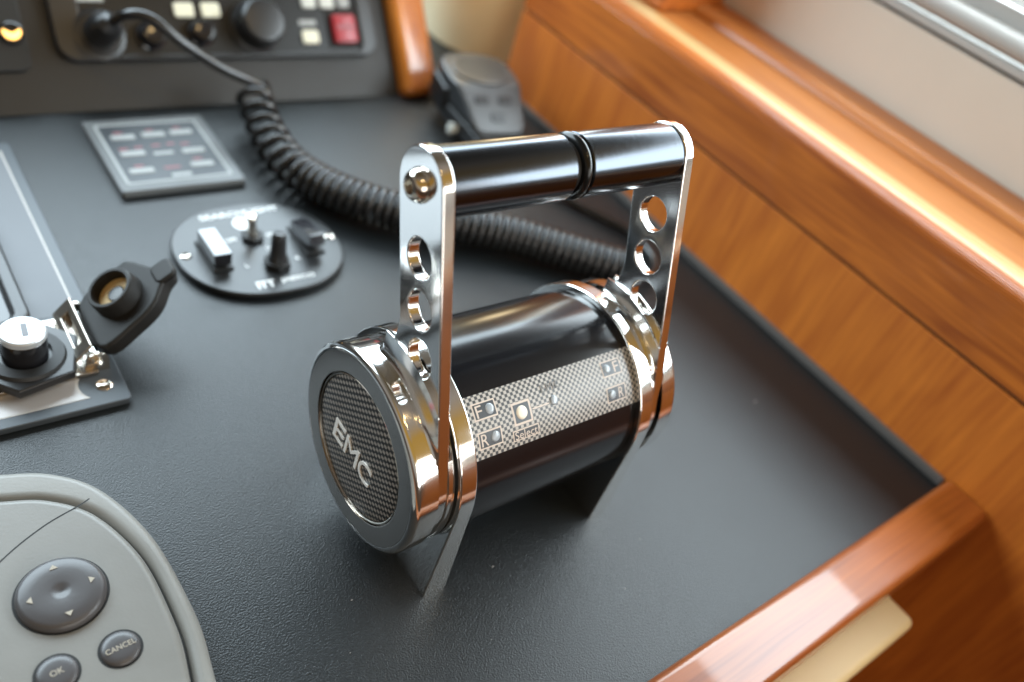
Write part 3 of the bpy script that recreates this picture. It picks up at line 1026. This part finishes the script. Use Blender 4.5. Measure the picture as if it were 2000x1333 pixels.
for x, y, w_ in ((6.5, 292.5, 5), (24.5, 293.4, 4), (40.5, 294, 4), (4.5, 275.4, 5), (13, 276.3, 4.5), (23.0, 277.0, 5), (31.5, 277.5, 4.5), (39.5, 276.5, 5), (7.2, 257.6, 5), (41.0, 260.0, 5), (24.3, 253.6, 9)):
    slab('red_mark', [rrect(x - w_ / 2, y - 0.8, x + w_ / 2, y + 0.8, 0.3)], 4.7, 4.82, 0, M['redprint'], kp)

# ------------------------------------------------------------------ radio set in the fascia
rd = empty('marine_radio', (96, 325, 30), 'black marine radio with ivory keys, large round knob and red distress key', 'radio')
slab('radio_bezel', [rrect(-10, 28.5, 202, 150, 11), rrect(6, 31.5, 190, 140, 6)], 0.1, 7.0, 1.2, M['black_plastic'], rd, FM, res=3)
slab('radio_face', [rrect(5.5, 31, 190.5, 140.5, 6)], 0.1, 4.2, 0.3, M['radio'], rd, FM)
HZ = 4.2
def rkey(name, x0, s0, x1, s1, m, h=2.0, r=1.6):
    return slab(name, [rrect(x0, s0, x1, s1, r)], HZ - 0.1, HZ + h, 0.5, m, rd, FM)
rkey('ivory_key', 61.4, 54.2, 73.8, 63.0, M['ivory'])
rkey('ivory_key', 78.6, 54.2, 90.6, 63.2, M['ivory'])
rkey('ivory_key', 145.2, 37.2, 157.2, 46.0, M['ivory'])
rkey('pale_key', 149.0, 61.0, 159.2, 69.5, M['whitekey'])
rkey('pale_key', 162.6, 61.0, 173.0, 69.5, M['whitekey'])
rkey('grey_key', 176.5, 61.5, 185.0, 69.5, M['greyprint'])
slab('printed_label', [rrect(145.0, 49.6, 157.5, 53.2, 0.4)], HZ, HZ + 0.12, 0, M['greyprint'], rd, FM)
slab('printed_label', [rrect(5.8, 63.0, 21.5, 69.5, 0.4)], HZ, HZ + 0.12, 0, M['greyprint'], rd, FM)
text('lettering', 'ICOM', 6, FM @ T(13.5, 66.2, HZ + 0.12), M['whitekey'], rd, 0.1, 14, 0.1)
slab('red_key_well', [rrect(165.0, 34.0, 189.2, 64.0, 2.0)], HZ, HZ + 0.5, 0, M['gap'], rd, FM)
bm = extrude2d([rrect(168.6, 37.0, 186.2, 56.0, 1.8)], HZ - 0.1, HZ + 5.0, 1.0, FM, 3)
rk = from_bm('distress_key', bm, M['red'], rd)
slab('key_print', [rrect(171, 46.2, 184.5, 48.8, 0.3)], HZ + 5.0, HZ + 5.1, 0, M['redprint'], rk, FM)
def knob(name, x, s, r, h, m='gloss_plastic'):
    o = lathe(name, [(HZ - 0.2, r + 1.6), (HZ + 1.5, r + 1.4), (HZ + 2.2, r), (HZ + h * 0.85, r * 0.93), (HZ + h * 0.97, r * 0.82), (HZ + h, r * 0.6), (HZ + h - 0.3, 0)], FM @ T(x, s, 0), M[m], rd, 64, False)
    return o
knob('channel_knob', 113.0, 48.6, 15.5, 18, 'black_plastic')
knob('squelch_knob', 44.2, 42.8, 7.6, 10)
knob('volume_knob', 75.2, 44.4, 7.2, 10)
lathe('handset_socket', [(HZ - 0.2, 15.5), (HZ + 2.5, 15.0), (HZ + 3.2, 13.0), (HZ + 3.2, 10.5)], FM @ T(14.0, 43.5, 0), M['black_plastic'], rd, 64, False)
slab('display_edge', [rrect(28, 66.0, 60, 74, 1.5)], HZ, HZ + 0.8, 0.2, M['gap'], rd, FM)

# warning lamp unit at the far left
wu = empty('warning_lamp', (-60, 330, 20), 'black switch unit with a glowing amber lamp at the left of the fascia', 'lamp')
slab('lamp_housing', [rrect(-110, 24.0, -25, 130, 6)], 0.1, 5.0, 1.0, M['matte_black'], wu, FM)
lathe('lamp_collar', [(4.9, 6.4), (8.0, 6.2), (8.4, 5.6), (8.2, 4.8)], FM @ T(-31.8, 44.2, 0), M['gloss_plastic'], wu, 40, False)
lm = [(4.7 * cos(radians(a_)), 4.7 * 0.95 * sin(radians(a_))) for a_ in range(160, 381, 10)] + [(2.4, 0.2), (0, -0.9), (-2.4, 0.2)]
slab('amber_lens', [lm], 7.6, 8.6, 0.15, M['amber'], wu, FM @ T(-31.8, 45.0, 0))

# ------------------------------------------------------------------ handset and coiled cord
hs = empty('radio_handset', (250, 265, 0), 'black radio handset lying face up beside the wooden wall', 'handset')
HM = T(250, 265, 0) @ RZ(-9) @ Matrix.Diagonal((1.0, 0.84, 1.0, 1.0)) @ Matrix.Rotation(radians(5), 4, 'X')       # local y along the handset
back = [(p.x, p.y) for p in spline([(-25, 44, 0), (-10, 53, 0), (10, 53, 0), (25, 44, 0), (28, 20, 0), (22, -20, 0), (19, -42, 0), (10, -48, 0), (-10, -48, 0), (-19, -42, 0), (-22, -20, 0), (-28, 20, 0)], 6, True)]
slab('handset_back', [back], 5, 20, 4, M['black_plastic'], hs, HM, res=4, angle=50)
slab('handset_seam', [[(x * 0.97, y * 0.97) for x, y in back]], 19, 22.5, 0, M['gap'], hs, HM)
front = [(p.x, p.y) for p in spline([(-25, 44, 0), (-10, 53, 0), (10, 53, 0), (25, 44, 0), (28, 20, 0), (23.5, -8, 0), (20, -30, 0), (11, -36, 0), (-11, -36, 0), (-20, -30, 0), (-23.5, -8, 0), (-28, 20, 0)], 6, True)]
def slope(y):
    return -0.34 * max(0.0, 6 - y) - 0.0016 * max(0.0, 6 - y) ** 2
def sloped(bm):
    for v in bm.verts:
        if v.co.z > 30:
            v.co.z += slope(v.co.y)
    bmesh.ops.transform(bm, matrix=HM, verts=bm.verts)
    return bm
fbm = extrude2d([front], 21.5, 38.5, 2.2, Matrix.Identity(4), 4)
top_ = [f for f in fbm.faces if len(f.verts) > 8]
fr_ = None
bmesh.ops.bisect_plane(fbm, geom=list(fbm.verts) + list(fbm.edges) + list(fbm.faces), plane_co=(0, 6, 0), plane_no=(0, 1, 0))
for yy in (-4, -14, -24):
    bmesh.ops.bisect_plane(fbm, geom=list(fbm.verts) + list(fbm.edges) + list(fbm.faces), plane_co=(0, yy, 0), plane_no=(0, 1, 0))
fr_ = weigh(from_bm('handset_front', sloped(fbm), M['mic'], hs, 40))
gr = [(23.5 * cos(2 * pi * k / 48), 26 + 21.5 * sin(2 * pi * k / 48)) for k in range(48)]
slab('speaker_grille', [gr], 36, 40.0, 1.2, M['mic'], fr_, HM, res=4, angle=50)
for k in range(-5, 6):
    hw = sqrt(max(0, 20.5 ** 2 - (k * 3.2) ** 2)) * 0.98
    slab('grille_slot', [rrect(-hw, 26 + k * 3.0 - 0.55, hw, 26 + k * 3.0 + 0.55, 0.5)], 39.9, 40.1, 0, M['gap'], fr_, HM)
for x, y in ((-10, -8), (9, -8), (0, -22)):
    bm = extrude2d([rrect(x - 5.5, y - 3.6, x + 5.5, y + 3.6, 2)], 37.5, 39.4, 0.5, Matrix.Identity(4), 2)
    weigh(from_bm('handset_key', sloped(bm), M['black_plastic'], fr_, 50))
slab('talk_key', [rrect(-30.5, 12, -24, 42, 2.5)], 14, 30, 1.5, M['black_plastic'], hs, HM, res=3, angle=50)
lathe('hanger_stud', [(0, 3.2), (3, 3.2), (3.4, 4.4), (5.2, 4.4), (6.0, 3.2), (6.2, 0)], HM @ frame((-24, -9, 10), (-1, 0, 0.1)), M['whitekey'], hs, 28, False)

cc = empty('coiled_cord', (130, 190, 0), 'black coiled handset cord running from the radio across the dashboard', 'cord')
# plug in the radio socket and the smooth lead
pl0 = fp(14.0, 43.5, HZ + 2)
pl1 = fp(15.0, 45.0, 30)
bm = bmesh.new()
add_tube(bm, [pl0, pl0 + FN * 4, pl0 + FN * 4.1, pl0 + FN * 20, pl0 + FN * 26, pl1 + FN * 4], [11, 11, 9.5, 9.0, 6.5, 4.2], 32)
from_bm('plug', bm, M['black_plastic'], cc)
lead = spline([pl0 + FN * 24, (20, 314, 66), (31, 306, 67), (46, 300, 55.5), (66, 298, 42), (84, 297, 33), (94, 297, 28), (98, 294, 25)], 10)
bm = bmesh.new()
add_tube(bm, lead, 2.9, 14)
# coil axis
axis = spline([(90, 300, 24), (86.5, 281, 19), (84.5, 258, 14.5), (85, 236, 13), (91, 217, 12.6), (104, 196.5, 12.6), (123, 178.5, 12.6), (159, 154.5, 12.6), (187, 137, 12.6), (211, 116, 12.6), (232, 97, 12.6), (243, 88, 12.6)], 40)
lens = [0]
for a_, b_ in zip(axis, axis[1:]):
    lens.append(lens[-1] + (b_ - a_).length)
LT = lens[-1]
def at(s):
    s = max(0, min(LT, s))
    lo_, hi_ = 0, len(lens) - 1
    while hi_ - lo_ > 1:
        md = (lo_ + hi_) // 2
        if lens[md] <= s:
            lo_ = md
        else:
            hi_ = md
    f = (s - lens[lo_]) / max(1e-9, lens[hi_] - lens[lo_])
    return axis[lo_].lerp(axis[hi_], f), (axis[hi_] - axis[lo_]).normalized()
pts = []
s = 0.0
ph = 2.2
SEG = 22
while s < LT:
    p, t = at(s)
    up = Vector((0, 0, 1))
    side_ = t.cross(up).normalized()
    u2 = side_.cross(t)
    rad = 9.8 if s > 40 else 9.3
    pts.append(p + (side_ * cos(ph) + u2 * sin(ph)) * rad)
    pitch = 11.2 if s < 55 else max(5.0, 11.2 - (s - 55) * 0.19)
    ph += 2 * pi / SEG
    s += pitch / SEG
bm2 = bmesh.new()
add_tube(bm2, pts, 2.35, 9)
tmp = bpy.data.meshes.new("tmp")
from_bm('lead', bm, M['cord'], cc, 60)
from_bm('coil', bm2, M['cord'], cc, 60)
bm = bmesh.new()
e = pts[-1]
add_tube(bm, spline([tuple(e), (251, 84, 10), (268, 86, 5), (283, 102, 3.4), (286, 128, 3.4), (276, 150, 3.4), (265, 169, 3.6), (258, 190, 5), (254, 210, 12), (252, 224, 20)], 8), 2.9, 12)
from_bm('lead', bm, M['cord'], cc, 60)

# a few specks of lint on the dashboard
bm = bmesh.new()
for x, y, r in ((252.3, -22, 0.8), (49.1, -43.7, 0.5), (-9.7, -31.6, 0.4), (238, 2, 0.35), (96, -78, 0.3), (120, -62, 0.25), (-20, -50, 0.25), (30, -70, 0.22), (200, -60, 0.25), (160, -20, 0.22)):
    t = bmesh.new()
    bmesh.ops.create_icosphere(t, subdivisions=1, radius=r)
    bmesh.ops.scale(t, vec=(1.4, 0.8, 0.5), verts=t.verts)
    bmesh.ops.translate(t, vec=(x, y, 0.25), verts=t.verts)
    join(bm, t)
o = from_bm('lint', bm, M['speck'])
o['kind'] = 'stuff'
o['label'] = 'pale specks of lint on the dark dashboard'
